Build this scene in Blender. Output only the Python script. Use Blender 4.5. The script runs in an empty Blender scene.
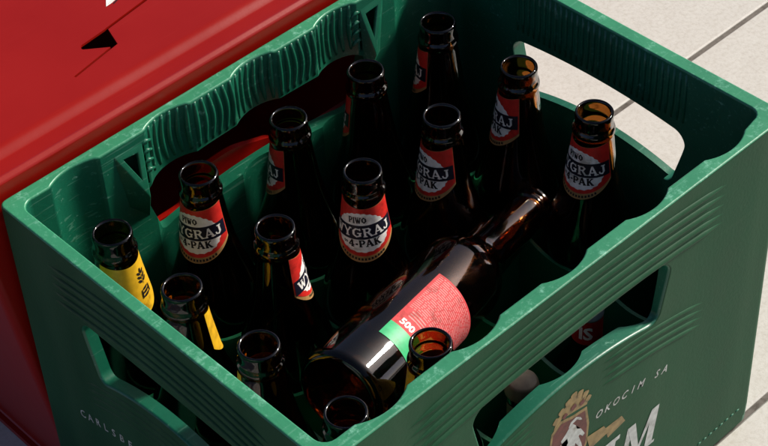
import bpy, bmesh, math, random
from mathutils import Vector, Matrix
random.seed(7)
S = 0.01                      # the script measures in millimetres; one Blender unit is one decimetre
sc = bpy.context.scene
COL = sc.collection

# ------------------------------------------------------------------ camera
cam_d = bpy.data.cameras.new("camera"); cam = bpy.data.objects.new("camera", cam_d); COL.objects.link(cam)
Rr = Vector((0.71965746, -0.69303714, -0.04233985)); Rd = Vector((-0.49668349, -0.47123293, -0.72886559)); Rf = Vector((0.48517899, 0.54556306, -0.68334639))
mw = Matrix.Identity(4)
for i in range(3):
    mw[i][0] = Rr[i]; mw[i][1] = -Rd[i]; mw[i][2] = -Rf[i]
mw.translation = Vector((-391.551, -497.942, 1060.346)) * S
cam.matrix_world = mw
cam_d.sensor_width = 36; cam_d.lens = 1863.94 / 768 * 36
cam_d.clip_start = 0.05; cam_d.clip_end = 2000
sc.camera = cam

# ------------------------------------------------------------------ light
SUN_EL, SUN_AZ = math.radians(36), math.radians(-15)      # azimuth of the direction TO the sun, from +x towards +y
w = bpy.data.worlds.new("World"); sc.world = w; w.use_nodes = True
wn = w.node_tree.nodes; wl = w.node_tree.links
sky = wn.new("ShaderNodeTexSky"); sky.sky_type = 'NISHITA'; sky.sun_disc = False
sky.sun_elevation = SUN_EL; sky.sun_rotation = math.pi/2 - SUN_AZ
sky.air_density = 0.22; sky.dust_density = 1.5; sky.ozone_density = 0.0
wl.new(sky.outputs[0], wn["Background"].inputs[0]); wn["Background"].inputs[1].default_value = 0.14
sl = bpy.data.lights.new("sun", 'SUN'); sl.energy = 4.1; sl.angle = math.radians(7); sl.color = (1.0, 0.945, 0.85)
sun = bpy.data.objects.new("sun", sl); COL.objects.link(sun)
sd = Vector((math.cos(SUN_EL)*math.cos(SUN_AZ), math.cos(SUN_EL)*math.sin(SUN_AZ), math.sin(SUN_EL)))
sun.rotation_euler = sd.to_track_quat('Z', 'Y').to_euler(); sun.location = sd * 20
sc.view_settings.view_transform = 'Standard'; sc.view_settings.look = 'None'
sc.view_settings.exposure = 0.50; sc.view_settings.gamma = 1.0
sc.render.engine = 'CYCLES'

# ------------------------------------------------------------------ helpers
def obj(name, me, mat=None, parent=None):
    o = bpy.data.objects.new(name, me); COL.objects.link(o)
    if mat is not None:
        for m in (mat if isinstance(mat, (list, tuple)) else [mat]): me.materials.append(m)
    if parent: o.parent = parent
    return o
def thing(name, label, cat, loc=(0, 0, 0), group=None):
    o = bpy.data.objects.new(name, None); COL.objects.link(o)
    o.empty_display_size = 0.1; o.location = Vector(loc) * S
    tag(o, label, cat, group); return o
def tag(o, label, cat, group=None):
    o["label"] = label; o["category"] = cat
    if group: o["group"] = group
def mesh(name, vs, fs, smooth=False, mi=None):
    me = bpy.data.meshes.new(name); me.from_pydata([tuple(c*S for c in v) for v in vs], [], fs)
    me.validate()
    if mi:
        for p, i in zip(me.polygons, mi): p.material_index = i
    if smooth:
        for p in me.polygons: p.use_smooth = True
    me.update(); return me
def smooth_angle(me, ang=35):
    bm = bmesh.new(); bm.from_mesh(me)
    for e in bm.edges:
        e.smooth = not (len(e.link_faces) == 2 and e.calc_face_angle(0) > math.radians(ang))
    for f in bm.faces: f.smooth = True
    bm.to_mesh(me); bm.free(); return me
def rev(me):
    bm = bmesh.new(); bm.from_mesh(me); bmesh.ops.recalc_face_normals(bm, faces=bm.faces); bm.to_mesh(me); bm.free(); return me
def prism(name, pts, a, b, axis):
    """polygon pts (2D) extruded from a to b along axis: 'z' pts=(x,y); 'y' pts=(x,z); 'x' pts=(y,z)"""
    def P(p, t):
        return {'z': (p[0], p[1], t), 'y': (p[0], t, p[1]), 'x': (t, p[0], p[1])}[axis]
    n = len(pts)
    vs = [P(p, a) for p in pts] + [P(p, b) for p in pts]
    fs = [list(range(n)), list(range(2*n-1, n-1, -1))] + [[i, (i+1) % n, n+(i+1) % n, n+i] for i in range(n)]
    return rev(mesh(name, vs, fs))
def offset(pts, d):
    """grow (d>0) a polygon outward"""
    n = len(pts); A = sum(pts[i][0]*pts[(i+1) % n][1]-pts[(i+1) % n][0]*pts[i][1] for i in range(n)); sg = 1 if A > 0 else -1
    out = []
    for i in range(n):
        p = Vector(pts[i]); a = (p-Vector(pts[i-1])); b = (Vector(pts[(i+1) % n])-p)
        if a.length < 1e-6: a = b
        if b.length < 1e-6: b = a
        a.normalize(); b.normalize(); na = Vector((a.y, -a.x))*sg; nb = Vector((b.y, -b.x))*sg
        m = (na+nb); m = na if m.length < 1e-6 else m.normalized(); out.append(tuple(p + m*d/max(0.6, m.dot(na))))
    return out
def lathe_prism(name, pts, rings, axis):
    """polygon swept along axis with a growth per ring: rings = [(t, grow), ...]"""
    def P(p, t): return {'z': (p[0], p[1], t), 'y': (p[0], t, p[1]), 'x': (t, p[0], p[1])}[axis]
    n = len(pts); vs = []; fs = []
    for t, g_ in rings: vs += [P(p, t) for p in offset(pts, g_)]
    for i in range(len(rings)-1):
        for k in range(n): fs.append([i*n+k, i*n+(k+1) % n, (i+1)*n+(k+1) % n, (i+1)*n+k])
    fs.append(list(range(n))); fs.append(list(range(len(vs)-1, len(vs)-n-1, -1)))
    return rev(mesh(name, vs, fs))
def round_poly(pts, rad, seg=5):
    """round the corners of a 2D polygon; rad a number or list"""
    out = []; n = len(pts)
    for i, p in enumerate(pts):
        r = rad[i] if isinstance(rad, (list, tuple)) else rad
        p = Vector(p); a = Vector(pts[i-1]); b = Vector(pts[(i+1) % n])
        if r <= 0: out.append(tuple(p)); continue
        da, db = (a-p), (b-p); d = min(r, da.length*.45, db.length*.45)
        p0 = p + da.normalized()*d; p1 = p + db.normalized()*d
        for k in range(seg+1):
            t = k/seg; q = p0*(1-t)**2 + p*2*t*(1-t) + p1*t*t; out.append(tuple(q))
    return out
def apply_mods(o):
    dg = bpy.context.evaluated_depsgraph_get(); dg.update()
    me = bpy.data.meshes.new_from_object(o.evaluated_get(dg)); o.modifiers.clear(); o.data = me
def boolean(o, cutters, op='DIFFERENCE'):
    tmp = []
    for c in cutters:
        co = bpy.data.objects.new("cutter", c); COL.objects.link(co); tmp.append(co); co.parent = o.parent
        m = o.modifiers.new("b", 'BOOLEAN'); m.operation = op; m.object = co; m.solver = 'EXACT'
    apply_mods(o)
    for co in tmp: bpy.data.objects.remove(co)
def text_tris(s, size, bold=0.0, shear=0.0, spacing=1.0):
    """flat text -> (list of 2D verts, faces), centred on x, in mm"""
    cu = bpy.data.curves.new("t", 'FONT'); cu.body = s; cu.size = size; cu.align_x = 'CENTER'; cu.offset = bold
    cu.shear = shear; cu.resolution_u = 2; cu.space_character = spacing; cu.fill_mode = 'FRONT'
    o = bpy.data.objects.new("t", cu); COL.objects.link(o)
    dg = bpy.context.evaluated_depsgraph_get(); dg.update()
    me = bpy.data.meshes.new_from_object(o.evaluated_get(dg))
    bpy.data.objects.remove(o); bpy.data.curves.remove(cu)
    vs = [(v.co.x, v.co.y) for v in me.vertices]; fs = [list(p.vertices) for p in me.polygons]
    bpy.data.meshes.remove(me); return vs, fs
SLAB = {   # heavy slab-serif capitals: strokes (x0,y0,x1,y1,width) in a unit-high box, then advance
 'W': ([(.10,1,.34,0,.17),(.34,0,.50,.8,.12),(.50,.8,.68,0,.17),(.68,0,.92,1,.12),(-.02,.95,.24,.95,.11),(.38,.95,.62,.95,.11),(.78,.95,1.04,.95,.11)],1.04),
 'Y': ([(.10,1,.42,.45,.17),(.74,1,.42,.45,.12),(.42,.5,.42,0,.19),(-.02,.95,.24,.95,.11),(.60,.95,.86,.95,.11),(.24,.05,.60,.05,.11)],.84),
 'G': ([(.70,.86,.38,.95,.13),(.38,.95,.14,.72,.16),(.14,.74,.12,.28,.20),(.12,.28,.38,.05,.16),(.38,.05,.68,.16,.13),(.68,.08,.68,.46,.18),(.46,.45,.84,.45,.11),(.72,.72,.72,1,.10)],.88),
 'R': ([(.18,0,.18,1,.19),(.02,.05,.36,.05,.11),(.02,.95,.52,.95,.11),(.52,.95,.68,.76,.16),(.68,.78,.52,.52,.16),(.2,.52,.54,.52,.11),(.46,.52,.72,.02,.17),(.62,.05,.88,.05,.11)],.88),
 'A': ([(.12,0,.40,1,.12),(.42,1,.74,0,.19),(.24,.32,.60,.32,.11),(-.02,.05,.26,.05,.11),(.54,.05,.92,.05,.11)],.92),
 'J': ([(.44,.95,.44,.25,.19),(.44,.27,.28,.05,.15),(.28,.05,.08,.14,.15),(.08,.12,.06,.34,.12),(.24,.95,.62,.95,.11)],.64),
 'P': ([(.18,0,.18,1,.19),(.02,.05,.36,.05,.11),(.02,.95,.52,.95,.11),(.52,.95,.68,.74,.16),(.68,.76,.52,.46,.16),(.2,.46,.54,.46,.11)],.74),
 'I': ([(.18,0,.18,1,.19),(.02,.05,.34,.05,.11),(.02,.95,.34,.95,.11)],.38),
 'O': ([(.40,.95,.12,.70,.15),(.12,.74,.12,.26,.20),(.12,.30,.40,.05,.15),(.36,.05,.66,.30,.15),(.66,.26,.66,.74,.20),(.66,.70,.36,.95,.15)],.78),
 'K': ([(.18,0,.18,1,.19),(.02,.05,.36,.05,.11),(.02,.95,.36,.95,.11),(.24,.42,.64,.95,.12),(.36,.58,.68,.04,.18),(.52,.95,.80,.95,.11),(.56,.05,.86,.05,.11)],.86),
 '4': ([(.46,0,.46,1,.18),(.46,1,.06,.32,.12),(.02,.30,.70,.30,.12),(.28,.05,.66,.05,.10)],.74),
 '-': ([(.06,.42,.36,.42,.17)],.42), 'M': ([(.16,0,.16,1,.13),(.16,1,.48,.12,.18),(.48,.12,.80,1,.12),(.82,0,.82,1,.19),(0,.05,.32,.05,.1),(.66,.05,1,.05,.1),(0,.95,.2,.95,.1),(.8,.95,1,.95,.1)],1.0),
}
def slab_text(F, s_, size, cx, cy, mt, lay, rot=0.0, sx=1.0, gap=.05, wt=1.0):
    wd = sum(SLAB[c][1]+gap for c in s_)-gap; x = -wd/2
    c_, n_ = math.cos(rot), math.sin(rot); q = 0
    for ch in s_:
        for (x0, y0, x1, y1, w_) in SLAB[ch][0]:
            a = Vector((x0+x, y0)); b = Vector((x1+x, y1)); d = (b-a).normalized(); nn = Vector((-d.y, d.x))*w_/2*wt
            if abs(d.x) > .3 and abs(d.y) > .3: e = d*0.04
            else: e = d*0.0
            P = [a-e+nn, a-e-nn, b+e-nn, b+e+nn]
            F.poly([(cx + (p.x*sx)*size*c_ - p.y*size*n_, cy + (p.x*sx)*size*n_ + p.y*size*c_) for p in P], mt, lay + 0.022*(q % 6)); q += 1
        x += SLAB[ch][1]+gap
class Flat:
    """coloured 2D shapes gathered, later laid onto a plane or a curved surface at small offsets"""
    def __init__(s): s.v = []; s.f = []; s.m = []
    def add(s, vs, fs, mat, lay):
        b = len(s.v); s.v += [(x, y, lay) for x, y in vs]
        for f in fs: s.f.append([i+b for i in f]); s.m.append(mat)
    def poly(s, pts, mat, lay): s.add(pts, [list(range(len(pts)))], mat, lay)
    def rect(s, x0, y0, x1, y1, mat, lay): s.poly([(x0, y0), (x1, y0), (x1, y1), (x0, y1)], mat, lay)
    def text(s, t, size, cx, cy, mat, lay, bold=0.0, shear=0.0, spacing=1.0, rot=0.0, sx=1.0, sy=1.0):
        vs, fs = text_tris(t, size, bold, shear, spacing)
        c, n = math.cos(rot), math.sin(rot)
        s.add([(cx + (x*sx)*c - y*sy*n, cy + (x*sx)*n + y*sy*c) for x, y in vs], fs, mat, lay)
    def build(s, name, fn, mats, parent, maxlen=None):
        bm = bmesh.new(); V = [bm.verts.new(v) for v in s.v]
        for f, m in zip(s.f, s.m):
            try: F = bm.faces.new([V[i] for i in f]); F.material_index = m
            except ValueError: pass
        bmesh.ops.triangulate(bm, faces=bm.faces)
        if maxlen:
            for _ in range(6):
                L = [e for e in bm.edges if e.calc_length() > maxlen]
                if not L: break
                bmesh.ops.subdivide_edges(bm, edges=L, cuts=1); bmesh.ops.triangulate(bm, faces=bm.faces)
        for v in bm.verts: v.co = Vector(fn(v.co.x, v.co.y, v.co.z)) * S
        me = bpy.data.meshes.new(name); bm.to_mesh(me); bm.free()
        for p in me.polygons: p.use_smooth = bool(maxlen)
        return obj(name, me, mats, parent)
def lathe(name, prof, seg=56, closed=False):
    vs = []; fs = []
    for r, z in prof:
        for k in range(seg):
            a = 2*math.pi*k/seg; vs.append((r*math.cos(a), r*math.sin(a), z))
    n = len(prof)
    for i in range(n-1 if not closed else n):
        j = (i+1) % n
        for k in range(seg): fs.append([i*seg+k, i*seg+(k+1) % seg, j*seg+(k+1) % seg, j*seg+k])
    if not closed:
        if prof[0][0] < 3: fs.append([k for k in range(seg)][::-1])
        if prof[-1][0] < 3: fs.append([(n-1)*seg+k for k in range(seg)])
    return rev(mesh(name, vs, fs, smooth=True))
def tube(bm, pts, r, seg=8, flat=None):
    """swept tube along pts (mm) into bmesh; r number or list"""
    rings = []
    for i, p in enumerate(pts):
        p = Vector(p); t = (Vector(pts[min(i+1, len(pts)-1)]) - Vector(pts[max(i-1, 0)])).normalized()
        u = t.cross(Vector((0, 0, 1)) if abs(t.z) < .9 else Vector((1, 0, 0))).normalized(); v = u.cross(t)
        rr = r[i] if isinstance(r, (list, tuple)) else r
        rings.append([bm.verts.new((p + (u*math.cos(2*math.pi*k/seg) + v*math.sin(2*math.pi*k/seg))*rr)*S) for k in range(seg)])
    for a, b in zip(rings, rings[1:]):
        for k in range(seg): bm.faces.new([a[k], a[(k+1) % seg], b[(k+1) % seg], b[k]])
    bm.faces.new(rings[0][::-1]); bm.faces.new(rings[-1])
def bm_mesh(name, bm, smooth=True):
    bmesh.ops.recalc_face_normals(bm, faces=bm.faces)
    me = bpy.data.meshes.new(name); bm.to_mesh(me); bm.free()
    for p in me.polygons: p.use_smooth = smooth
    return me

# ------------------------------------------------------------------ materials
def mat(name, col, rough=0.5, metal=0.0, spec=0.5, trans=0.0, ior=1.5, coat=0.0):
    m = bpy.data.materials.new(name); m.use_nodes = True; b = m.node_tree.nodes["Principled BSDF"]
    b.inputs["Base Color"].default_value = (*col, 1); b.inputs["Roughness"].default_value = rough
    b.inputs["Metallic"].default_value = metal; b.inputs["Specular IOR Level"].default_value = spec
    b.inputs["Transmission Weight"].default_value = trans; b.inputs["IOR"].default_value = ior
    b.inputs["Coat Weight"].default_value = coat
    return m
def N(m, t, **kw):
    n = m.node_tree.nodes.new(t)
    for k, v in kw.items():
        if k in n.inputs: n.inputs[k].default_value = v
        else: setattr(n, k, v)
    return n
def L(m, a, b): m.node_tree.links.new(a, b)
def ramp(m, src, stops):
    r = m.node_tree.nodes.new("ShaderNodeValToRGB"); L(m, src, r.inputs[0])
    e = r.color_ramp.elements
    while len(e) < len(stops): e.new(0.5)
    for q, (p, c) in zip(e, stops): q.position = p; q.color = (*c, 1) if len(c) == 3 else c
    return r
def coord(m, scale=(1, 1, 1), kind="Object"):
    t = N(m, "ShaderNodeTexCoord"); mp = N(m, "ShaderNodeMapping"); mp.inputs["Scale"].default_value = scale
    L(m, t.outputs[kind], mp.inputs[0]); return mp.outputs[0]
def worn_plastic(name, c_dark, c_mid, c_wear, rough=0.42, wear=(0.62, 0.76), streaks=True, rim=None, bump=0.12, spec=0.5):
    m = mat(name, c_mid, rough, spec=spec); b = m.node_tree.nodes["Principled BSDF"]
    co = coord(m)
    n1 = N(m, "ShaderNodeTexNoise", Scale=1.1, Detail=5.0, Roughness=0.6); L(m, co, n1.inputs["Vector"])
    r1 = ramp(m, n1.outputs[0], [(0.3, c_dark), (0.7, c_mid)])
    base = r1.outputs[0]
    if streaks:                                     # faint upright scuff bands down the walls
        cs = coord(m, (1.0, 1.0, 0.03)); ns = N(m, "ShaderNodeTexNoise", Scale=3.0, Detail=3.0); L(m, cs, ns.inputs["Vector"])
        rs = ramp(m, ns.outputs[0], [(0.40, (0, 0, 0)), (0.75, (1, 1, 1))])
        ms = N(m, "ShaderNodeMath", operation='MULTIPLY'); L(m, rs.outputs[0], ms.inputs[0]); ms.inputs[1].default_value = 0.34
        mx = N(m, "ShaderNodeMix", data_type='RGBA'); L(m, ms.outputs[0], mx.inputs[0]); L(m, base, mx.inputs[6])
        mx.inputs[7].default_value = (*c_wear, 1); base = mx.outputs[2]
    if rim:                                         # top edge: stacking scuffs, plus added paleness standing in for light from above
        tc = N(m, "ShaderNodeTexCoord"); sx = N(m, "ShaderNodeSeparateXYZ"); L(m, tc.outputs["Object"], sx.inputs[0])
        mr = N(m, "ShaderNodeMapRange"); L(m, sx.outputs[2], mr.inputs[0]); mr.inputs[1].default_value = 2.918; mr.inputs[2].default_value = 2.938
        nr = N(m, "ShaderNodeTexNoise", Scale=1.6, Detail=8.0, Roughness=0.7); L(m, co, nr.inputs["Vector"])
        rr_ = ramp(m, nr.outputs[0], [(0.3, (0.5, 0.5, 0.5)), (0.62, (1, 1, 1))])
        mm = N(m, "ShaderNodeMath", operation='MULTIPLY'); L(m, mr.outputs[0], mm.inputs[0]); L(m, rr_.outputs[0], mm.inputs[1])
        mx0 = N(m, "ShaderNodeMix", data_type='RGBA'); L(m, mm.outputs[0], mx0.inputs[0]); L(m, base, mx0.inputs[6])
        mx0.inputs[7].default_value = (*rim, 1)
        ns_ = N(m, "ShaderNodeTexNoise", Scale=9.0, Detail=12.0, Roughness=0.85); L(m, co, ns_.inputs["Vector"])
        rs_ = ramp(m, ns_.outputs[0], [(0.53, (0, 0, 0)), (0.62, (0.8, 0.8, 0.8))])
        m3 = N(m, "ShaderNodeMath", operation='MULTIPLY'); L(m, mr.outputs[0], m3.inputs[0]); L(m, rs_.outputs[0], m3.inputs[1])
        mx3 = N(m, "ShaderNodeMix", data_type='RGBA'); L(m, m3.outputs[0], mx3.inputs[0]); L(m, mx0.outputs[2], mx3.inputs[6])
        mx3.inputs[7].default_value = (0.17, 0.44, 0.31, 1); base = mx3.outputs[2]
    n2 = N(m, "ShaderNodeTexNoise", Scale=14.0, Detail=9.0, Roughness=0.72); L(m, co, n2.inputs["Vector"])
    r2 = ramp(m, n2.outputs[0], [(wear[0], (0, 0, 0)), (wear[1], (0.75, 0.75, 0.75))])
    mx2 = N(m, "ShaderNodeMix", data_type='RGBA'); L(m, r2.outputs[0], mx2.inputs[0]); L(m, base, mx2.inputs[6])
    mx2.inputs[7].default_value = (*c_wear, 1); L(m, mx2.outputs[2], b.inputs["Base Color"])
    fin = mx2.outputs[2]
    for rot, th in ((0.5, 0.66), (-0.9, 0.68), (1.4, 0.67)):          # fine scratches in three directions
        tc2 = N(m, "ShaderNodeTexCoord"); mp = N(m, "ShaderNodeMapping"); mp.inputs["Rotation"].default_value = (rot, rot*.7, rot*.4); mp.inputs["Scale"].default_value = (1.2, 34, 34)
        L(m, tc2.outputs["Object"], mp.inputs[0])
        nx = N(m, "ShaderNodeTexNoise", Scale=1.0, Detail=2.0); L(m, mp.outputs[0], nx.inputs["Vector"])
        rx = ramp(m, nx.outputs[0], [(th, (0, 0, 0)), (th+.035, (0.12, 0.12, 0.12))])
        mq = N(m, "ShaderNodeMix", data_type='RGBA'); L(m, rx.outputs[0], mq.inputs[0]); L(m, fin, mq.inputs[6]); mq.inputs[7].default_value = (*c_wear, 1); fin = mq.outputs[2]
    L(m, fin, b.inputs["Base Color"])
    rr = N(m, "ShaderNodeMapRange"); L(m, n1.outputs[0], rr.inputs[0]); rr.inputs[3].default_value = rough-.08; rr.inputs[4].default_value = rough+.12
    L(m, rr.outputs[0], b.inputs["Roughness"])
    n3 = N(m, "ShaderNodeTexNoise", Scale=38.0, Detail=4.0); L(m, co, n3.inputs["Vector"])
    bp = N(m, "ShaderNodeBump", Strength=bump, Distance=0.01); L(m, n3.outputs[0], bp.inputs["Height"])
    L(m, bp.outputs[0], b.inputs["Normal"])
    return m
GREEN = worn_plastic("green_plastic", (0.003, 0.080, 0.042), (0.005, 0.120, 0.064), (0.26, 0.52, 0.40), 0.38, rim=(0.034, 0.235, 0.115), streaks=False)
WEATHERED_SHADED = worn_plastic("weathered_shaded_green_plastic", (0.005, 0.042, 0.016), (0.009, 0.060, 0.026), (0.034, 0.085, 0.044), 0.55, spec=0.16)  # faded outer skin, with the walls' shade also put into its colour
DIVG = worn_plastic("divider_plastic", (0.005, 0.15, 0.055), (0.010, 0.21, 0.085), (0.2, 0.45, 0.33), 0.34, streaks=False)
RED = worn_plastic("red_plastic", (0.24, 0.004, 0.0015), (0.27, 0.005, 0.0018), (0.30, 0.016, 0.009), 0.30, wear=(0.66, 0.8), streaks=False, bump=0.03, spec=0.35)
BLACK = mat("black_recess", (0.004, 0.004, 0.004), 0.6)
def brown_glass(name, col):
    m = mat(name, col, 0.03, trans=1.0, ior=1.52); b = m.node_tree.nodes["Principled BSDF"]
    n = N(m, "ShaderNodeTexNoise", Scale=2.2, Detail=3.0); L(m, coord(m), n.inputs["Vector"])
    bp = N(m, "ShaderNodeBump", Strength=0.10, Distance=0.02); L(m, n.outputs[0], bp.inputs["Height"]); L(m, bp.outputs[0], b.inputs["Normal"])
    n2 = N(m, "ShaderNodeTexNoise", Scale=9.0, Detail=6.0); L(m, coord(m), n2.inputs["Vector"])
    r = ramp(m, n2.outputs[0], [(0.45, (0.02, 0.02, 0.02)), (0.8, (0.16, 0.16, 0.16))]); L(m, r.outputs[0], b.inputs["Roughness"])
    return m
GLASS = brown_glass("brown_glass", (0.28, 0.09, 0.016))
def paper(name, col, rough=0.45, var=0.18):
    """printed paper: slight mottling plus rubbed spots and damp stains that differ on every bottle"""
    m = mat(name, col, rough, spec=0.35); b = m.node_tree.nodes["Principled BSDF"]
    oi = N(m, "ShaderNodeObjectInfo"); sc_ = N(m, "ShaderNodeMath", operation='MULTIPLY'); L(m, oi.outputs["Random"], sc_.inputs[0]); sc_.inputs[1].default_value = 37.0
    va = N(m, "ShaderNodeVectorMath", operation='ADD'); L(m, coord(m), va.inputs[0]); L(m, sc_.outputs[0], va.inputs[1])
    n = N(m, "ShaderNodeTexNoise", Scale=20.0, Detail=4.0); L(m, va.outputs[0], n.inputs["Vector"])
    r = ramp(m, n.outputs[0], [(0.3, tuple(c*(1-var) for c in col)), (0.7, tuple(min(1, c*(1+var*.4)) for c in col))])
    n2 = N(m, "ShaderNodeTexNoise", Scale=5.0, Detail=9.0, Roughness=0.75); L(m, va.outputs[0], n2.inputs["Vector"])
    r2 = ramp(m, n2.outputs[0], [(0.36, (0.55, 0.50, 0.42)), (0.47, (1, 1, 1))])
    mx = N(m, "ShaderNodeMix", data_type='RGBA', blend_type='MULTIPLY'); mx.inputs[0].default_value = 0.7
    L(m, r.outputs[0], mx.inputs[6]); L(m, r2.outputs[0], mx.inputs[7])
    n3 = N(m, "ShaderNodeTexNoise", Scale=16.0, Detail=8.0, Roughness=0.8); L(m, va.outputs[0], n3.inputs["Vector"])
    r3 = ramp(m, n3.outputs[0], [(0.66, (0, 0, 0)), (0.72, (0.6, 0.6, 0.6))])
    m4 = N(m, "ShaderNodeMix", data_type='RGBA'); L(m, r3.outputs[0], m4.inputs[0]); L(m, mx.outputs[2], m4.inputs[6]); m4.inputs[7].default_value = (0.5, 0.47, 0.42, 1)
    L(m, m4.outputs[2], b.inputs["Base Color"])
    n4 = N(m, "ShaderNodeTexNoise", Scale=3.2, Detail=3.0); L(m, va.outputs[0], n4.inputs["Vector"])
    bp = N(m, "ShaderNodeBump", Strength=0.35, Distance=0.02); L(m, n4.outputs[0], bp.inputs["Height"]); L(m, bp.outputs[0], b.inputs["Normal"])
    return m
P_RED = paper("label_red", (0.62, 0.022, 0.016)); P_GOLD = paper("label_gold", (0.42, 0.24, 0.09)); P_WHITE = paper("label_white", (0.86, 0.84, 0.79))
P_NAVY = paper("label_navy", (0.006, 0.007, 0.020)); P_BLACK = paper("label_black", (0.012, 0.010, 0.012)); P_YELLOW = paper("label_yellow", (0.66, 0.38, 0.015))
P_PINK = paper("label_pink", (0.60, 0.055, 0.060), 0.7); P_PALE = paper("label_pale_pink", (0.68, 0.27, 0.26), 0.7); P_GREEN = paper("label_green", (0.03, 0.42, 0.16)); P_BEIGE = paper("cap_beige", (0.17, 0.145, 0.10))
P_GREY = paper("cap_grey", (0.33, 0.36, 0.36)); P_DRED = paper("label_dark_red", (0.42, 0.012, 0.014))
PRINT_W = paper("print_white", (0.40, 0.42, 0.40), 0.5, 0.3); PRINT_M = paper("print_maroon", (0.10, 0.022, 0.018), 0.5, .3); PRINT_G = paper("print_gold", (0.22, 0.155, 0.06), 0.5, 0.35)

def stone_floor():
    m = mat("beige_floor_tile", (0.5, 0.47, 0.4), 0.45); b = m.node_tree.nodes["Principled BSDF"]
    co = coord(m)
    n1 = N(m, "ShaderNodeTexNoise", Scale=4.5, Detail=9.0, Roughness=0.72); L(m, co, n1.inputs["Vector"])
    n2 = N(m, "ShaderNodeTexNoise", Scale=24.0, Detail=6.0, Roughness=0.7); L(m, co, n2.inputs["Vector"])
    r1 = ramp(m, n1.outputs[0], [(0.3, (0.49, 0.470, 0.425)), (0.7, (0.54, 0.525, 0.48))])
    r2 = ramp(m, n2.outputs[0], [(0.34, (0.88, 0.86, 0.83)), (0.52, (1, 1, 1)), (0.7, (1.04, 1.04, 1.04))])
    mx = N(m, "ShaderNodeMix", data_type='RGBA', blend_type='MULTIPLY'); mx.inputs[0].default_value = 1
    L(m, r1.outputs[0], mx.inputs[6]); L(m, r2.outputs[0], mx.inputs[7]); L(m, mx.outputs[2], b.inputs["Base Color"])
    bp = N(m, "ShaderNodeBump", Strength=0.12, Distance=0.02); L(m, n2.outputs[0], bp.inputs["Height"]); L(m, bp.outputs[0], b.inputs["Normal"])
    return m
TILE = stone_floor()
GROUT = paper("grout", (0.13, 0.115, 0.10), 0.8, 0.3)

# ------------------------------------------------------------------ floor: grout bed with tiles laid on it
g = obj("floor_grout", mesh("floor_grout", [(-40000, -40000, -2.5), (40000, -40000, -2.5), (40000, 40000, -2.5), (-40000, 40000, -2.5)], [[0, 1, 2, 3]]), GROUT)
g["kind"] = "structure"
bm = bmesh.new()
for r in range(-8, 9):
    y0 = 4 + 300*r
    for c in range(-4, 6):
        x0 = 300 + 600*c; gq = 2.6; e = 1.4
        lo = [bm.verts.new(Vector(v)*S) for v in ((x0+gq, y0+gq, -2.4), (x0+600-gq, y0+gq, -2.4), (x0+600-gq, y0+300-gq, -2.4), (x0+gq, y0+300-gq, -2.4))]
        md = [bm.verts.new(Vector(v)*S) for v in ((x0+gq, y0+gq, -e), (x0+600-gq, y0+gq, -e), (x0+600-gq, y0+300-gq, -e), (x0+gq, y0+300-gq, -e))]
        hi = [bm.verts.new(Vector(v)*S) for v in ((x0+gq+e, y0+gq+e, 0), (x0+600-gq-e, y0+gq+e, 0), (x0+600-gq-e, y0+300-gq-e, 0), (x0+gq+e, y0+300-gq-e, 0))]
        bm.faces.new(hi)
        for k in range(4):
            j = (k+1) % 4; bm.faces.new([lo[k], lo[j], md[j], md[k]]); bm.faces.new([md[k], md[j], hi[j], hi[k]])
f = obj("floor", bm_mesh("floor", bm, False), TILE); f["kind"] = "structure"

# ------------------------------------------------------------------ green bottle crate
X, Y, H = 400, 300, 294
CX = [200 + (i-2)*74.3 for i in range(5)]; CY = [150 + (j-1.5)*71.3 for j in range(4)]
crate = thing("bottle_crate", "worn green plastic bottle crate with handle windows in its walls, standing on the tiled floor", "crate")
outer = round_poly([(0, 0), (X, 0), (X, Y), (0, Y)], 7, 6)
def inner_outline():
    """cavity outline: straight short sides, a scallop for each bottle on the long sides"""
    def side(yw, sgn):
        pts = []
        R = 37.2
        for i in range(5):
            cx = CX[i]; cy = CY[0] if sgn < 0 else CY[3]
            h = math.sqrt(R*R - (cy-yw)**2)
            a0 = math.atan2(abs(cy-yw), h)
            for k in range(13):
                a = math.pi - a0 - (math.pi-2*a0)*k/12
                pts.append((cx + R*math.cos(a), cy + sgn*R*math.sin(a)))
        return pts
    fr = side(11.5, -1); bk = side(288.5, 1)[::-1]
    c = []
    def arc(cx, cy, r, a0, a1, n=5):
        return [(cx+r*math.cos(math.radians(a0+(a1-a0)*k/n)), cy+r*math.sin(math.radians(a0+(a1-a0)*k/n))) for k in range(n+1)]
    c += arc(18, 20, 8.5, 180, 270) + fr + arc(380, 22, 8.5, 270, 360) + arc(380, 278, 8.5, 0, 90) + bk + arc(18, 280, 8.5, 90, 180)
    return c
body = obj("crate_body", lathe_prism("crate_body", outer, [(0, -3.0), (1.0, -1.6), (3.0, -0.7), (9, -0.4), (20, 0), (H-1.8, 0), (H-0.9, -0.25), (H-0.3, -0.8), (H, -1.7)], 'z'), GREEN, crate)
cuts = [lathe_prism("c", inner_outline(), [(9, 0), (H-1.6, 0), (H-0.8, 0.25), (H-0.25, 0.75), (H+0.2, 1.8), (H+9, 2.2)], 'z')]
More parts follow.
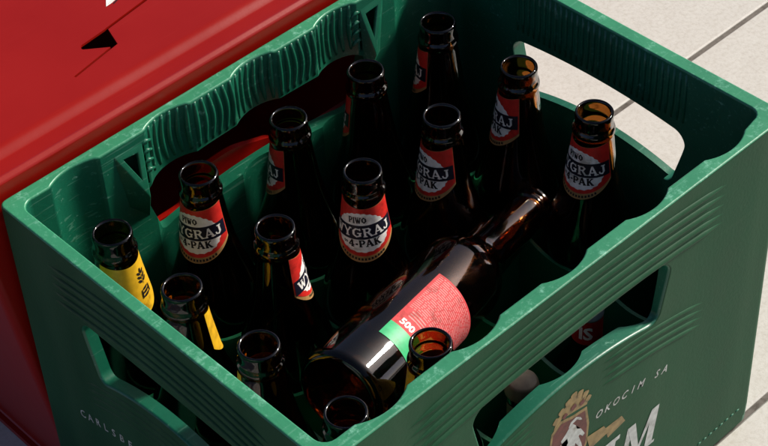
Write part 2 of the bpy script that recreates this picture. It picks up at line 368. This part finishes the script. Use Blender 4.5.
def window(c, half_t, half_b, zt, zc, ze, arch_top=0.0):
    """trapezoid window, arched sill: returns polygon in (along, z)"""
    n = 14; top = []; bot = []
    for k in range(n+1):
        t = -1 + 2*k/n
        top.append((c + t*half_t*0.93, zt + arch_top*(1-t*t)))
        bot.append((c + t*half_b*0.94, ze + (zc-ze)*(1-t*t)))
    L_ = [(c-half_t, zt-7), (c-half_t+1, zt-14), (c-half_b-1, ze+8), (c-half_b, ze+4)]
    R_ = [(c+half_b, ze+4), (c+half_b+1, ze+8), (c+half_t-1, zt-14), (c+half_t, zt-7)]
    R_ = [(c+half_t, zt-7), (c+half_t-1, zt-14), (c+half_b+1, ze+8), (c+half_b, ze+4)]
    L_ = [(c-half_b, ze+4), (c-half_b-1, ze+8), (c-half_t+1, zt-14), (c-half_t, zt-7)]
    P = top + R_ + bot[::-1] + L_
    for _ in range(2):                                  # round the corners off
        Q = []
        for i in range(len(P)):
            a = Vector(P[i]); b = Vector(P[(i+1) % len(P)])
            Q += [tuple(a*.75+b*.25), tuple(a*.25+b*.75)]
        P = Q
    return P
cuts.append(lathe_prism("c", window(200, 88, 80, 243, 206, 195, 2), [(-9, 6), (-1, 3.2), (0, 2.1), (0.5, 1.0), (1.3, .3), (2.4, 0), (17, 0)], 'y'))
cuts.append(lathe_prism("c", window(150, 79, 70, 240, 205, 192, 1), [(-9, 6), (-1, 3.2), (0, 2.1), (0.5, 1.0), (1.3, .3), (2.4, 0), (17, 0)], 'x'))
cuts.append(lathe_prism("c", window(200, 100, 90, 249, 209, 200, 4), [(280, 0), (330, 0)], 'y'))
cuts.append(lathe_prism("c", window(150, 79, 70, 241, 202, 193, 5), [(380, 3.5), (388, 1.2), (388.6, .5), (389.6, 0), (430, 0)], 'x'))
cuts.append(prism("c", [(388, 86), (394, 86), (394, 214), (388, 214)], 10, 205.5, 'z'))
for cx in (95, 305):
    cuts.append(prism("c", [(cx-10, 250), (cx+10, 250), (cx+10, 284), (cx-10, 284)], 286, 298, 'y'))
boolean(body, cuts)
smooth_angle(body.data, 40); wm = body.modifiers.new('wn', 'WEIGHTED_NORMAL'); wm.keep_sharp = True; wm.weight = 100
body.data.materials.append(WEATHERED_SHADED)
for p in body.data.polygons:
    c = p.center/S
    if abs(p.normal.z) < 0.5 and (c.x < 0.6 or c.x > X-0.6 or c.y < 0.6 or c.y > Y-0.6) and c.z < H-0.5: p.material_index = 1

# sloped pillar heads with a triangular pocket, at both ends of the hand grip
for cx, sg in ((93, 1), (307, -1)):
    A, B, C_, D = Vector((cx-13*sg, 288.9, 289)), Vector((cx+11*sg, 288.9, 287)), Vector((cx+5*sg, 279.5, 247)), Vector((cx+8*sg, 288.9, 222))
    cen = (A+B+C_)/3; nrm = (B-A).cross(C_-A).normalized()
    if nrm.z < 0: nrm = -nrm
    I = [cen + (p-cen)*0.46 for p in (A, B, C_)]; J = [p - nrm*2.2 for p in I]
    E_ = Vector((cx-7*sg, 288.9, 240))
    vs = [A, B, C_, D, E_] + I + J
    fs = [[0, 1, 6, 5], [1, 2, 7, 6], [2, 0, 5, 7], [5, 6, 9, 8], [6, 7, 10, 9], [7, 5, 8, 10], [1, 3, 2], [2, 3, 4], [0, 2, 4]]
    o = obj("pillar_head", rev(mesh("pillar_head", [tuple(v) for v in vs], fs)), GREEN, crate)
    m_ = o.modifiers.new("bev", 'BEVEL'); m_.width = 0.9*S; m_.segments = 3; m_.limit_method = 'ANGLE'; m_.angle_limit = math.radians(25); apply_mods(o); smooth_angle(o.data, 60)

# dividers: thin walls between the cells, tops dipping between crossings
def divider(axis, c, knots, a0, a1):
    top = []
    edges = [a0] + knots + [a1]
    for e0, e1 in zip(edges, edges[1:]):
        for k in range(12):
            t = k/12; top.append((e0 + (e1-e0)*t, 162 - 15*math.sin(math.pi*t)**0.7))
    top.append((a1, 162))
    pts = [(a1, 9.5), (a0, 9.5)][::1]
    poly = top + pts
    return prism("divider", poly, c-1.4, c+1.4, axis)
DX = [(CX[i]+CX[i+1])/2 for i in range(4)]; DY = [(CY[i]+CY[i+1])/2 for i in range(3)]
for x in DX: obj("divider", divider('x', x, DY, 11.8, 288.2), DIVG, crate)
for y in DY: obj("divider", divider('y', y, DX, 9.8, 388.2), DIVG, crate)

# outer mould ribs: thin ridges following the windows
def rib_mesh(face, zs, half, drop, r=2.9, zc_shift=0.0, part=None):
    bm = bmesh.new()
    for z0 in zs:
        n = 40; c = 200 if face in 'fb' else 150
        t0, t1 = part or (-1, 1)
        pts = []; rad = []
        for k in range(n+1):
            t = t0 + (t1-t0)*k/n; a = c + t*half; z = z0 - drop*t*t
            off = 1.3
            p = {'f': (a, off, z), 'l': (off, a, z)}[face]
            pts.append(p); ed = min(1, (t-t0)*5, (t1-t)*5); rad.append(0.4 + (r-0.4)*ed + 0.01)
        tube(bm, pts, rad, 8)
    return bm_mesh("mould_ribs", bm)
obj("mould_ribs", rib_mesh('f', [283, 274.8, 266.6, 258.4, 250.8], 150, 11), WEATHERED_SHADED, crate)
obj("mould_ribs", rib_mesh('l', [281.5, 274, 266.5, 259, 251.5], 112, 11), WEATHERED_SHADED, crate)
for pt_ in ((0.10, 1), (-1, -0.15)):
    obj("mould_ribs", rib_mesh('f', [197, 190, 183, 176], 140, 24, 2.4, part=pt_), WEATHERED_SHADED, crate)
obj("mould_ribs", rib_mesh('l', [196, 189.5, 183, 176.5], 100, 24, 2.0), WEATHERED_SHADED, crate)

# ribbed inside of the hand grips
bm = bmesh.new()
def inner_y(x):
    yy = 288.5
    for cx in CX:
        if abs(x-cx) < 37: yy = max(yy, CY[3] + math.sqrt(max(0, 37.2**2-(x-cx)**2)))
    return yy
x = 112.0
while x < 289:
    yb = inner_y(x); pts = []; rad = []
    for k in range(13):
        t = k/12; z = 292.0 - 37.5*t
        pts.append((x + 1.5*math.sin(x*0.085)*math.sin(math.pi*(t*1.5-0.25)), yb + 0.95 - 0.75*math.sin(math.pi*t), z)); rad.append(1.5 + 0.5*math.sin(math.pi*t))
    tube(bm, pts, rad, 10)
    x += 6.1
obj("grip_ribs", bm_mesh("grip_ribs", bm), GREEN, crate)
for xs in ((102, 111.0), (289, 298)):
    for z in (284, 276, 268, 260):
        bm = bmesh.new()
        tube(bm, [(xs[0], 289.6, z-2.5), ((xs[0]+xs[1])/2, 289.0, z+1), (xs[1], 289.6, z-1)], [0.8, 1.7, 0.8], 8)
        obj("side_rib", bm_mesh("side_rib", bm), GREEN, crate)
bm = bmesh.new(); yv = 74.0
while yv < 228:
    tube(bm, [(389.4, yv, 291.6), (388.6, yv, 282), (388.5, yv, 262), (389.2, yv, 250.5)], [1.1, 1.5, 1.5, 1.1], 8); yv += 5.0
obj("grip_ribs", bm_mesh("grip_ribs", bm), GREEN, crate)
# row of moulded beads round the foot
for k in range(46):
    x = 384 - k*6.2
    bm = bmesh.new()
    bmesh.ops.create_icosphere(bm, subdivisions=1, radius=1.15*S, matrix=Matrix.Translation(Vector((x, 0.0, 22.5))*S) @ Matrix.Diagonal((2.2, .6, .8, 1)))
    obj("foot_bead", bm_mesh("foot_bead", bm), GREEN, crate)

# printing on the crate walls
def arc_text(F, s, start, pitch, c, z_mid, R, size, mt, lay, shear=0.25, dirn=1):
    for i, ch in enumerate(s):
        d = start + i*pitch
        if ch == ' ': continue
        rot = -d/R
        F.text(ch, size, c + R*math.sin(d/R), z_mid - R*(1-math.cos(d/R)), mt, lay, bold=0.12, shear=shear, rot=rot, sy=1.0, sx=0.95)
front = lambda u, v, l: (u, -l-0.02, v)
def arc_letters(s_, start, pitch, c, z_mid, R, size, fn):
    for i, ch in enumerate(s_):
        if ch != ' ':
            F_ = Flat(); arc_text(F_, ch, start + i*pitch, 0, c, z_mid, R, size, 0, 0.15)
            F_.build("printed_letter", fn, [PRINT_W], crate)
arc_letters("CARLSBERG", -92, 8.3, 200, 148, 400, 9.0, front)
arc_letters("OKOCIM SA", 25, 8.3, 200, 148, 400, 9.0, front)
# the wordmark in slanted capitals with slab serifs
def slab(F, polys, x0, z0, w_, h_, mt, lay, shear=0.16):
    for q_, p in enumerate(polys): F.poly([(x0 + (px*w_) + shear*py*h_, z0 + py*h_ + (x0+px*w_-200)*-0.02) for px, py in p], mt, lay + 0.05*q_)
SER = 0.10
LI = [[(.30, 0), (.70, 0), (.70, 1), (.30, 1)], [(.12, 0), (.88, 0), (.88, SER), (.12, SER)], [(.12, 1-SER), (.88, 1-SER), (.88, 1), (.12, 1)]]
LM = [[(.06, 0), (.20, 0), (.24, 1), (.08, 1)], [(.76, 0), (.98, 0), (.98, 1), (.78, 1)], [(.08, 1), (.30, 1), (.56, .20), (.46, .05)], [(.46, .05), (.56, .20), (.80, 1), (.95, 1)][::1],
      [(0, 0), (.28, 0), (.28, .07), (0, .07)], [(.68, 0), (1.05, 0), (1.05, .07), (.68, .07)]]
LM[3] = [(.46, .05), (.52, .02), (.90, 1), (.76, 1)]
for gl, gx, gw, gh in ((LM, 248, 36, 36), (LI, 225, 20, 38)):
    fl = Flat(); slab(fl, gl, gx, 74, gw, gh, 0, 0.15); fl.build("printed_letter", front, [PRINT_W], crate)
for ch, xx in (("O", 116), ("K", 144), ("O", 176), ("C", 208)):
    fl = Flat(); fl.text(ch, 52, xx, 74, 0, 0.15, bold=1.2, shear=0.16, sx=0.78); fl.build("printed_letter", front, [PRINT_W], crate)
fl = Flat()
# crown, shield with the white goat, ribbons
shp = [(180, 168), (188, 174), (200, 170), (213, 168), (216, 150), (215, 132), (208, 116), (197, 104), (186, 116), (179, 134), (178, 152)]
fl.poly(shp, 2, 0.10)
fl.poly([(197+(x-197)*.90, 140+(z-140)*.91) for x, z in shp], 1, 0.16)
fl.poly([(182, 170), (184, 176), (188, 181), (194, 185), (200, 187), (206, 185), (211, 180), (214, 174), (213, 170), (200, 173), (189, 175)], 2, 0.14)
for q_, (cx, cz, rr) in enumerate(((184, 177, 3), (189, 182, 3), (195, 186, 3), (200, 188.5, 3.2), (206, 186, 3), (211, 181.5, 3), (214, 175.5, 2.6), (192, 176, 2.4), (200, 178, 2.6), (208, 176, 2.4))):
    fl.poly([(cx+rr*(1+.12*math.cos(a*2.1+q_))*math.cos(a*.524), cz+rr*(1+.12*math.cos(a*2.1+q_))*math.sin(a*.524)) for a in range(12)], 2 if q_ < 7 else 1, 0.2+.03*q_)
goat = [[(209, 159), (207, 163), (203, 166), (198, 165), (196, 161), (198, 160), (200, 162.5), (204, 163), (207, 160)],
        [(200, 162), (197, 161), (193, 157), (189, 154), (190, 151), (195, 152), (196, 147), (192, 141), (189, 133), (192, 132), (196, 138), (199, 141), (199, 133), (202, 132), (203, 141), (207, 146), (210, 142), (212, 143), (208, 151), (204, 154), (203, 158)],
        [(203, 141), (207, 134), (209, 126), (211, 127), (209, 136), (206, 145)], [(196, 138), (193, 128), (191, 120), (194, 120), (197, 129), (200, 139)],
        [(190, 148), (184, 143), (183, 146), (189, 151)]]
for q_, p in enumerate(goat): fl.poly(p, 0, 0.22+0.04*q_)
fl.build("printed_crest", front, [PRINT_W, PRINT_M, PRINT_G], crate)
fl = Flat(); fl.poly([(232, 130), (249, 129), (253, 121), (236, 118)], 2, 0.14)
fl.build("printed_ribbon", front, [PRINT_W, PRINT_M, PRINT_G], crate)
fl = Flat(); fl.poly([(214, 137), (231, 134), (236, 124), (218, 122)], 2, 0.30)
fl.build("printed_ribbon", front, [PRINT_W, PRINT_M, PRINT_G], crate)
side = lambda u, v, l: (-l-0.02, 150-u, v)
arc_letters("CARLSBERG", -103, 9.0, 0, 149, 330, 9.5, side)
arc_letters("OKOCIM SA", 24, 9.0, 0, 149, 330, 9.5, side)

# ------------------------------------------------------------------ red box
rb = thing("plastic_box", "glossy red plastic box with small black slot on top, against the green crate", "box", (0, 302, 0))
# cross-section (distance from near side, height), swept along x; local to the thing
sec = [(1.0, 0), (1.0, 6), (2.2, 7), (4.2, 280), (1.0, 283), (0.3, 300), (0.35, 302.6), (0.7, 303.7), (1.6, 304.7), (3.0, 305.7), (3.9, 306.1), (4.8, 305.9), (5.6, 305.0), (6.3, 303.5), (7.3, 302.6), (8.5, 302.3), (13, 302.1), (19.5, 302.3), (21, 302.8), (22.6, 303.8), (24.2, 304.8), (25.6, 305.7), (27.2, 306.3), (29, 306.6), (31, 306.7), (34, 306.7)]
def rr_section():
    vs = []; fs = []; xs = [(6, 0), (7, 7), (10, 60), (4, 283), (0, 287), (-0.5, 306), (1.5, 310.5)]
    # outline as rounded rectangle rings: every section point gives an inset ring
    rings = []
    for d, z in sec:
        ring = round_poly([(0.5+d, d), (398-d, d), (398-d, 298-d), (0.5+d, 298-d)], max(3, 7-d*.05), 6)
        rings.append([(x, y, z) for x, y in ring])
    n = len(rings[0])
    rings = [[(x - 26 + 38*(1-z/306.7)*(1-x/398.0), y, z) for x, y, z in r_] for r_ in rings]
    for r_ in rings: vs += r_
    for i in range(len(rings)-1):
        for k in range(n): fs.append([i*n+k, i*n+(k+1) % n, (i+1)*n+(k+1) % n, (i+1)*n+k])
    fs.append([(len(rings)-1)*n+k for k in range(n)]); fs.append([k for k in range(n)][::-1])
    return rev(mesh("box_shell", vs, fs))
shell = obj("box_shell", rr_section(), RED, rb)
slot = [(148.5, 76), (142.5, 57), (138.5, 56), (122, 69), (123.5, 73)]
boolean(shell, [prism("c", [(24, 8), (360, 8), (360, 290), (24, 290)], 12, 298, 'z'), prism("c", [(24, 36), (360, 36), (360, 290), (24, 290)], 290, 304.9, 'z'), prism("c", round_poly([(88, 196), (140, 196), (160, 217), (186, 218), (222, 207), (232, 194), (318, 194), (318, 274), (88, 274)], 7), -6, 20, 'y')])
cutp = [prism("c", round_poly(slot, [1, 1.5, 1.5, 1.5, 1.5], 3), 290, 330, 'z')]
def strip(a, b, wd, z0):
    a, b = Vector(a), Vector(b); n = (b-a).normalized(); n = Vector((-n.y, n.x))*wd/2
    return prism("c", [tuple(a+n), tuple(b+n), tuple(b-n), tuple(a-n)], z0, 330, 'z')
cutp.append(strip((147, 75), (205, 84.5), 2.2, 300)); cutp.append(strip((142.5, 57.5), (101, 49), 1.8, 300))
boolean(shell, cutp)
mb = shell.modifiers.new("bev", 'BEVEL'); mb.width = 0.5*S; mb.segments = 2; mb.limit_method = 'ANGLE'; mb.angle_limit = math.radians(50)
apply_mods(shell); smooth_angle(shell.data, 30); wm = shell.modifiers.new('wn', 'WEIGHTED_NORMAL'); wm.keep_sharp = True; wm.weight = 100
fl = Flat(); fl.poly([(167, 101), (162.5, 95), (168, 95.5), (180, 99), (190, 110), (176, 110)], 0, 0.2)
fl.poly([(168, 93.6), (180, 97.6), (192, 109), (190, 109.6), (179.5, 98.6), (168, 94.8)], 1, 0.1)
fl.build("printed_mark", lambda u, v, l: (u, v, 306.72+l), [P_WHITE, P_BLACK], rb)
foot = obj("bottom_flange", prism("bottom_flange", round_poly([(9, 0.4), (391, 0.4), (391, 299), (9, 299)], 7, 5), 0.3, 5, 'z'), RED, rb)

# ------------------------------------------------------------------ bottles
PROF = [(0.5, 5.0), (20, 3.0), (26, 0.6), (29, 0.2), (31.6, 1.4), (33.0, 5), (33.2, 12), (33.2, 80), (33.2, 144), (32.6, 152), (30.8, 161), (27.8, 171), (24.2, 182), (21.0, 193),
        (18.6, 204), (16.9, 216), (15.3, 228), (14.0, 239), (13.7, 242), (13.9, 243.2), (14.5, 244.6), (14.6, 246.4), (14.2, 248), (13.3, 249.0), (13.0, 250.2), (12.9, 253.2), (13.0, 255.8), (13.1, 258.3), (12.9, 259.6), (12.3, 260.4), (11.6, 260.5), (10.9, 259.9), (10.6, 258.6)]
INN = [(10.4, 254), (10.3, 251), (10.6, 249), (10.2, 247), (10.6, 245), (10.3, 242), (10.8, 236), (12.3, 222), (14.8, 206), (17.6, 193), (21.2, 181), (25, 170), (28.2, 160), (29.8, 151), (30.4, 143), (30.4, 80), (30.4, 12), (28, 8.4), (18, 8.0), (0.5, 9.0)]
def rad_at(z, prof=PROF):
    for (r0, z0), (r1, z1) in zip(prof[5:], prof[6:]):
        if z0 <= z <= z1: return r0 + (r1-r0)*(z-z0)/(z1-z0) if z1 > z0 else r0
    return prof[-1][0]
glass_me = lathe("glass", PROF + INN, 64)
def wrap(r_off, prof=PROF, r0=None, theta0=0.0):
    def fn(u, v, l):
        r = rad_at(v, prof) + l; th = theta0 + u/(r0 or 16.5)
        return (r*math.cos(th), r*math.sin(th), v)
    return fn
def band_grid(F, ufun, zlo, zhi, m_, lay, nu=40, nv=10):
    """ufun: half width; zlo/zhi functions of u"""
    vs = []; fs = []
    for i in range(nu+1):
        u = -ufun + 2*ufun*i/nu
        for j in range(nv+1): vs.append((u, zlo(u) + (zhi(u)-zlo(u))*j/nv))
    for i in range(nu):
        for j in range(nv): a = i*(nv+1)+j; fs.append([a, a+nv+1, a+nv+2, a+1])
    F.add(vs, fs, m_, lay)
UW = 24.5
zb = lambda u: 197 + 15.5*abs(u/UW)**2.0
zt = lambda u: 239.0 + 3.6*abs(u/UW)**1.6
def neck_label_red():
    F = Flat()
    band_grid(F, UW, zb, zt, 1, 0.30)
    band_grid(F, UW-0.2, lambda u: zb(u)+4.6-2.8*abs(u/UW)**2, lambda u: zt(u)-.15, 0, 0.42)
    # scalloped white seal
    vs = [(0, 220)]; n = 88; rings = 7
    for q in range(1, rings+1):
        for k in range(n):
            a = 2*math.pi*k/n; rr = (1 + 0.022*math.cos(26*a))*q/rings
            vs.append((19.0*rr*math.cos(a), 220.0 + 15.4*rr*math.sin(a)))
    fs = [[0, 1+k, 1+(k+1) % n] for k in range(n)]
    for q in range(rings-1):
        for k in range(n): fs.append([1+q*n+k, 1+(q+1)*n+k, 1+(q+1)*n+(k+1) % n, 1+q*n+(k+1) % n])
    F.add(vs, fs, 2, 0.52)
    tl = 0.10
    band_grid(F, 23.5, lambda u: 214.9 + tl*u, lambda u: 226.0 + tl*u, 3, 0.62, 36, 4)
    slab_text(F, "WYGRAJ", 6.9, 0, 217.0, 2, 0.74, rot=tl, sx=1.10)
    slab_text(F, "PIWO", 4.6, -2.5, 227.6, 4, 0.62, rot=tl*.9, sx=0.92, wt=1.35)
    slab_text(F, "4-PAK", 5.4, 2.4, 209.2, 4, 0.62, rot=tl, sx=0.98, wt=1.35)
    F.text("to", 3.4, -10.2, 210.2, 4, 0.62, bold=0.12, rot=tl)
    for k in range(15):                                                   # minute unreadable line along the gold edge
        u = -13 + k*1.85
        F.rect(u, zb(u)+1.5, u+1.1, zb(u)+3.2, 4, 0.5)
    o = F.build("neck_label", wrap(0), [P_RED, P_GOLD, P_WHITE, P_NAVY, P_BLACK], None, 1.7)
    return o
def neck_label_yellow():
    F = Flat()
    band_grid(F, UW, lambda u: zb(u)+1, zt, 0, 0.30)
    def leaf(cx, cz, ang, ln, wd, lay):
        c_, n_ = math.cos(ang), math.sin(ang); P = []
        for k in range(10):
            a = k*math.pi/5; x, y = ln*math.cos(a), wd*math.sin(a); P.append((cx + x*c_ - y*n_, cz + x*n_ + y*c_))
        F.poly(P, 1, lay)
    q = 0
    for cz in (229, 226, 223):
        for ang, dx in ((2.4, -2.2), (0.7, 2.2)):
            leaf(7+dx, cz+.8, ang, 2.1, 0.9, 0.5+0.03*q); q += 1
    leaf(7, 231.5, 1.57, 2.2, 0.9, 0.5+0.03*q); leaf(7, 225.5, 1.57, 5.0, 0.35, 0.53+0.03*q)
    for k, (ww, zz) in enumerate(((2.6, 217), (3.4, 214.4), (3.0, 211.6))):
        leaf(7, zz, 0.1, ww, 1.0, 0.5+.03*k)
    leaf(3.6, 214, 1.5, 3.6, 0.6, 0.65); leaf(10.6, 214.4, 1.6, 3.6, 0.6, 0.68)
    return F.build("neck_label", wrap(0), [P_YELLOW, P_BLACK], None, 1.7)
def body_label(m0, m1):
    F = Flat(); hw = 26.0
    band_grid(F, hw, lambda u: 42, lambda u: 118, 0, 0.30, 44, 4)
    band_grid(F, hw-1, lambda u: 46, lambda u: 56, 1, 0.42, 40, 2)
    vs = [(16*math.cos(a*.262), 88+22*math.sin(a*.262)) for a in range(24)]
    F.poly(vs, 2, 0.5)
    band_grid(F, 17, lambda u: 82, lambda u: 93, 1, 0.6, 30, 2)
    return F.build("body_label", lambda u, v, l: wrap(0, r0=16.5)(u, v, l), [m0, m1, P_WHITE], None, 2.6)
def strip_obj(o):
    me = o.data; bpy.data.objects.remove(o); return me
me_nr = strip_obj(neck_label_red()); me_ny = strip_obj(neck_label_yellow())
me_br = strip_obj(body_label(P_DRED, P_NAVY)); me_by = strip_obj(body_label(P_YELLOW, P_BLACK))
glass_me.materials.append(GLASS)

bottles = [  # rim x, y; azimuth of the label; kind; label
 (49.8, 255.2, -90, 'y', "brown bottle with yellow neck label standing in the crate's left corner"),
 (123.0, 258.8, -159, 'r', "brown bottle against the red box side, red neck label facing us, beside yellow-labelled corner bottle"),
 (200.7, 258.2, -236, 'r', "middle bottle of the row along the red box, red label turned left"),
 (272.4, 257.4, -271, 'r', "brown bottle in the row along the red box showing only a thin red label edge"),
 (344.7, 260.2, -251, 'r', "brown bottle in the crate's farthest corner, topmost in the photo"),
 (50.7, 185.2, 12, 'y', "brown bottle by the left crate wall with a yellow label sliver on its right edge"),
 (123.2, 184.6, -16, 'r', "brown bottle with only its right edge showing a strip of red label"),
 (197.6, 183.9, -143, 'r', "brown bottle at the crate's centre with its whole red neck label facing us"),
 (273.8, 185.0, -191, 'r', "dark brown bottle directly right of the central one, red label half turned left"),
 (346.1, 184.0, -220, 'r', "brown bottle before the far handle window's left end, red label half turned left"),
 (49.5, 117.0, -274, 'y', "dark brown bottle by the left crate wall, second from the near corner"),
 (344.9, 113.7, -178, 'r', "amber-lit bottle before the middle of the far handle window, red label mostly visible"),
 (51.7, 41.1, 51, 'y', "dark brown bottle in the crate's near corner, just below the lying bottle"),
 (122.1, 43.6, -265, 'y', "brown bottle by the near wall, its mouth overlapping the lying bottle's pink label"),
]
for i, (bx, by, az, kd, lab) in enumerate(bottles):
    t = thing("beer_bottle", lab, "bottle", (bx, by, 9.2), "brown bottles standing in the crate")
    t.location.z = 9.2*S - 5.2*S
    t.rotation_euler = (math.radians(random.uniform(-.25, .25)), math.radians(random.uniform(-.25, .25)), math.radians(az))
    a = bpy.data.objects.new("glass", glass_me); COL.objects.link(a); a.parent = t
    for nm, me in (("neck_label", me_nr if kd == 'r' else me_ny), ("body_label", me_br if kd == 'r' else me_by)):
        b = bpy.data.objects.new(nm, me); COL.objects.link(b); b.parent = t

# the bottle lying across the others
LK = 0.93
LPROF = [(0.5, 5.0), (20, 3.0), (26, 0.6), (29, 0.2), (31.6, 1.4), (33.0, 5), (33.2, 12), (33.2, 80), (33.2, 146), (32.4, 152), (30.0, 159), (26.0, 165.5), (22.0, 171), (19.6, 176), (18.6, 182),
         (18.0, 190), (17.0, 204), (15.6, 220), (14.2, 234), (13.4, 241), (13.5, 242.2), (14.8, 243.4), (15.1, 245.2), (14.5, 247), (13.0, 248.4), (12.6, 250), (13.3, 251.8), (13.6, 254), (13.2, 256.2), (12.2, 257.4), (11, 257.6), (9.8, 257), (9.4, 255)]
LINN = [(9.3, 250), (9.6, 242), (11, 232), (13, 215), (14.6, 196), (15.6, 182), (17.6, 174), (22, 167), (27, 160), (29.6, 153), (30.4, 145), (30.4, 80), (30.4, 12), (28, 8.4), (18, 8.0), (0.5, 9.0)]
LPROF = [(r*(LK if z < 176 else 1), z) for r, z in LPROF]; LINN = [(r*(LK if z < 176 else 1), z) for r, z in LINN]
LPROF = [(r, z if z < 6 else z-5) for r, z in LPROF]; LINN = [(r, z if z < 9.5 else z-5) for r, z in LINN]
Bp, Mp = Vector((91, 96, 201.5)), Vector((347, 157, 162.5))
lt = thing("beer_bottle", "brown bottle lying among the standing ones, with green-striped pink label", "bottle", Bp)
zax = (Mp-Bp).normalized(); toc = (Vector((-391.5, -498, 1060)) - (Bp+Mp)/2); toc = (toc - zax*toc.dot(zax)).normalized()
yax = zax.cross(toc)
M3 = Matrix((toc, yax, zax)).transposed()
lt.rotation_euler = M3.to_euler()
LGLASS = brown_glass("clear_brown_glass", (0.42, 0.14, 0.035))
obj("glass", lathe("lying_glass", LPROF + LINN, 72), LGLASS, lt)
F = Flat(); W = 80.0; v0, v1 = 35, 107
def gridrect(F, u0, z0, u1, z1, m_, lay, nu, nv):
    vs = [(u0+(u1-u0)*i/nu, z0+(z1-z0)*j/nv) for i in range(nu+1) for j in range(nv+1)]
    fs = [[i*(nv+1)+j, (i+1)*(nv+1)+j, (i+1)*(nv+1)+j+1, i*(nv+1)+j+1] for i in range(nu) for j in range(nv)]
    F.add(vs, fs, m_, lay)
gridrect(F, 0, v0, W, v1, 0, 0.25, 40, 8)
gridrect(F, 0, v0, W, v0+14, 1, 0.36, 40, 2)
rows = [v1-2.6-1.75*k for k in range(33)]
for k, z in enumerate(rows):                                       # fine unreadable rows of print
    u = 2.0
    while u < W-3:
        ln = random.choice((1.6, 2.4, 3.4, 4.6, 6))
        block = (k >= 22 and u < 29) or (k > 19 and 26 < u < 48) or (k > 19 and u > 56) or (10 <= k <= 24 and abs(u-(34+(24-k)*1.0)) < 4)
        if not block: gridrect(F, u, z, min(u+ln, W-2), z+0.62, 5, 0.36, max(1, int(ln/2)), 1)
        u += ln+0.9
F.text("500 ml", 7.4, 14.5, v0+16.5, 2, 0.40, bold=0.25)
for k in range(3): gridrect(F, 6, v0+25+2.4*k, 26-4*k, v0+26+2.4*k, 5, 0.36, 10, 1)
gridrect(F, 29, v0+3, 45, v0+27, 2, 0.40, 10, 3)                   # white panel with bars
u = 31.0
while u < 43:
    wd = random.choice((0.35, 0.6, 0.9)); gridrect(F, u, v0+5, u+wd, v0+23, 4, 0.50, 1, 3); u += wd+random.choice((0.5, 0.8))
F.add([(33, v0+50), (38, v0+46), (60, v0+22), (56, v0+20)], [[0, 1, 2, 3]], 3, 0.36)   # darker red slash
gridrect(F, 60, v0+14, 72, v0+28, 2, 0.40, 8, 3)
F.poly([(62, v0+16), (66, v0+16), (67, v0+22), (64.5, v0+26), (62, v0+21)], 4, 0.5); F.poly([(67.5, v0+16), (70.5, v0+17), (70, v0+25), (68, v0+22)], 3, 0.5)
th0 = math.radians(-21)
def lwrap(u, v, l):
    r = rad_at(v, LPROF)+l; th = th0 + u/31.0
    return (r*math.cos(th), r*math.sin(th), v)
F.build("back_label", lwrap, [P_PINK, P_GREEN, P_WHITE, P_DRED, P_BLACK, P_PALE], lt, 2.4)

# ------------------------------------------------------------------ two small bottles seen through the near handle window
sp = thing("small_bottle", "small bottle with a beige rounded cap, seen through the near handle window", "bottle", (200, 43, 9.2))
SP = [(0.5, 1), (22, 0), (24, 3), (24, 92), (22, 104), (15, 116), (10.5, 124), (10.2, 132), (10.2, 147), (8, 149), (6, 149)]
obj("glass", lathe("small_glass", SP + [(6, 124), (12, 114), (20, 102), (21.5, 90), (21.5, 5), (0.5, 4)], 40), GLASS, sp)
obj("cap", lathe("small_cap", [(0.5, 150.5), (11.4, 150.5), (11.8, 151.2), (11.3, 154), (10.4, 159), (9.8, 160.6), (8.6, 161.4), (0.5, 161.8)], 36), P_BEIGE, sp)
F = Flat(); gridrect(F, -22, 126, 6, 144, 0, 0.6, 20, 6); gridrect(F, 9, 126, 22, 144, 0, 0.6, 10, 6)
F.build("label", lambda u, v, l: ((rad_at(v, SP)+l)*math.cos(u/16), (rad_at(v, SP)+l)*math.sin(u/16), v), [P_BEIGE], sp, 3).rotation_euler.z = math.radians(-128)
sq = thing("small_bottle", "slim grey-capped bottle with red IS label, seen through the near handle window", "bottle", (268, 48, 8.0))
SQ = [(0.5, 1), (24, 0), (26, 3), (26, 60), (26, 100), (24, 112), (18, 124), (13, 134), (10.6, 142), (10.0, 150), (9.8, 176), (9.8, 178), (7, 178)]
obj("glass", lathe("slim_glass", SQ + [(7, 150), (10, 134), (21, 112), (23.5, 98), (23.5, 5), (0.5, 4)], 40), GLASS, sq)
obj("cap", lathe("slim_cap", [(0.5, 170.0), (10.3, 170), (10.6, 171.5), (10.4, 178), (9.0, 183), (6, 186.5), (0.5, 187.5)], 36), P_GREY, sq)
F = Flat(); gridrect(F, -20, 149, 20, 170.5, 0, 0.35, 24, 4)
F.text("IS", 15, -1.5, 154.5, 1, 0.6, bold=0.5, sx=0.9)
F.build("label", lambda u, v, l: ((rad_at(v, SQ)+l)*math.cos(u/10), (rad_at(v, SQ)+l)*math.sin(u/10), v), [P_DRED, P_WHITE], sq, 1.5).rotation_euler.z = math.radians(-138)
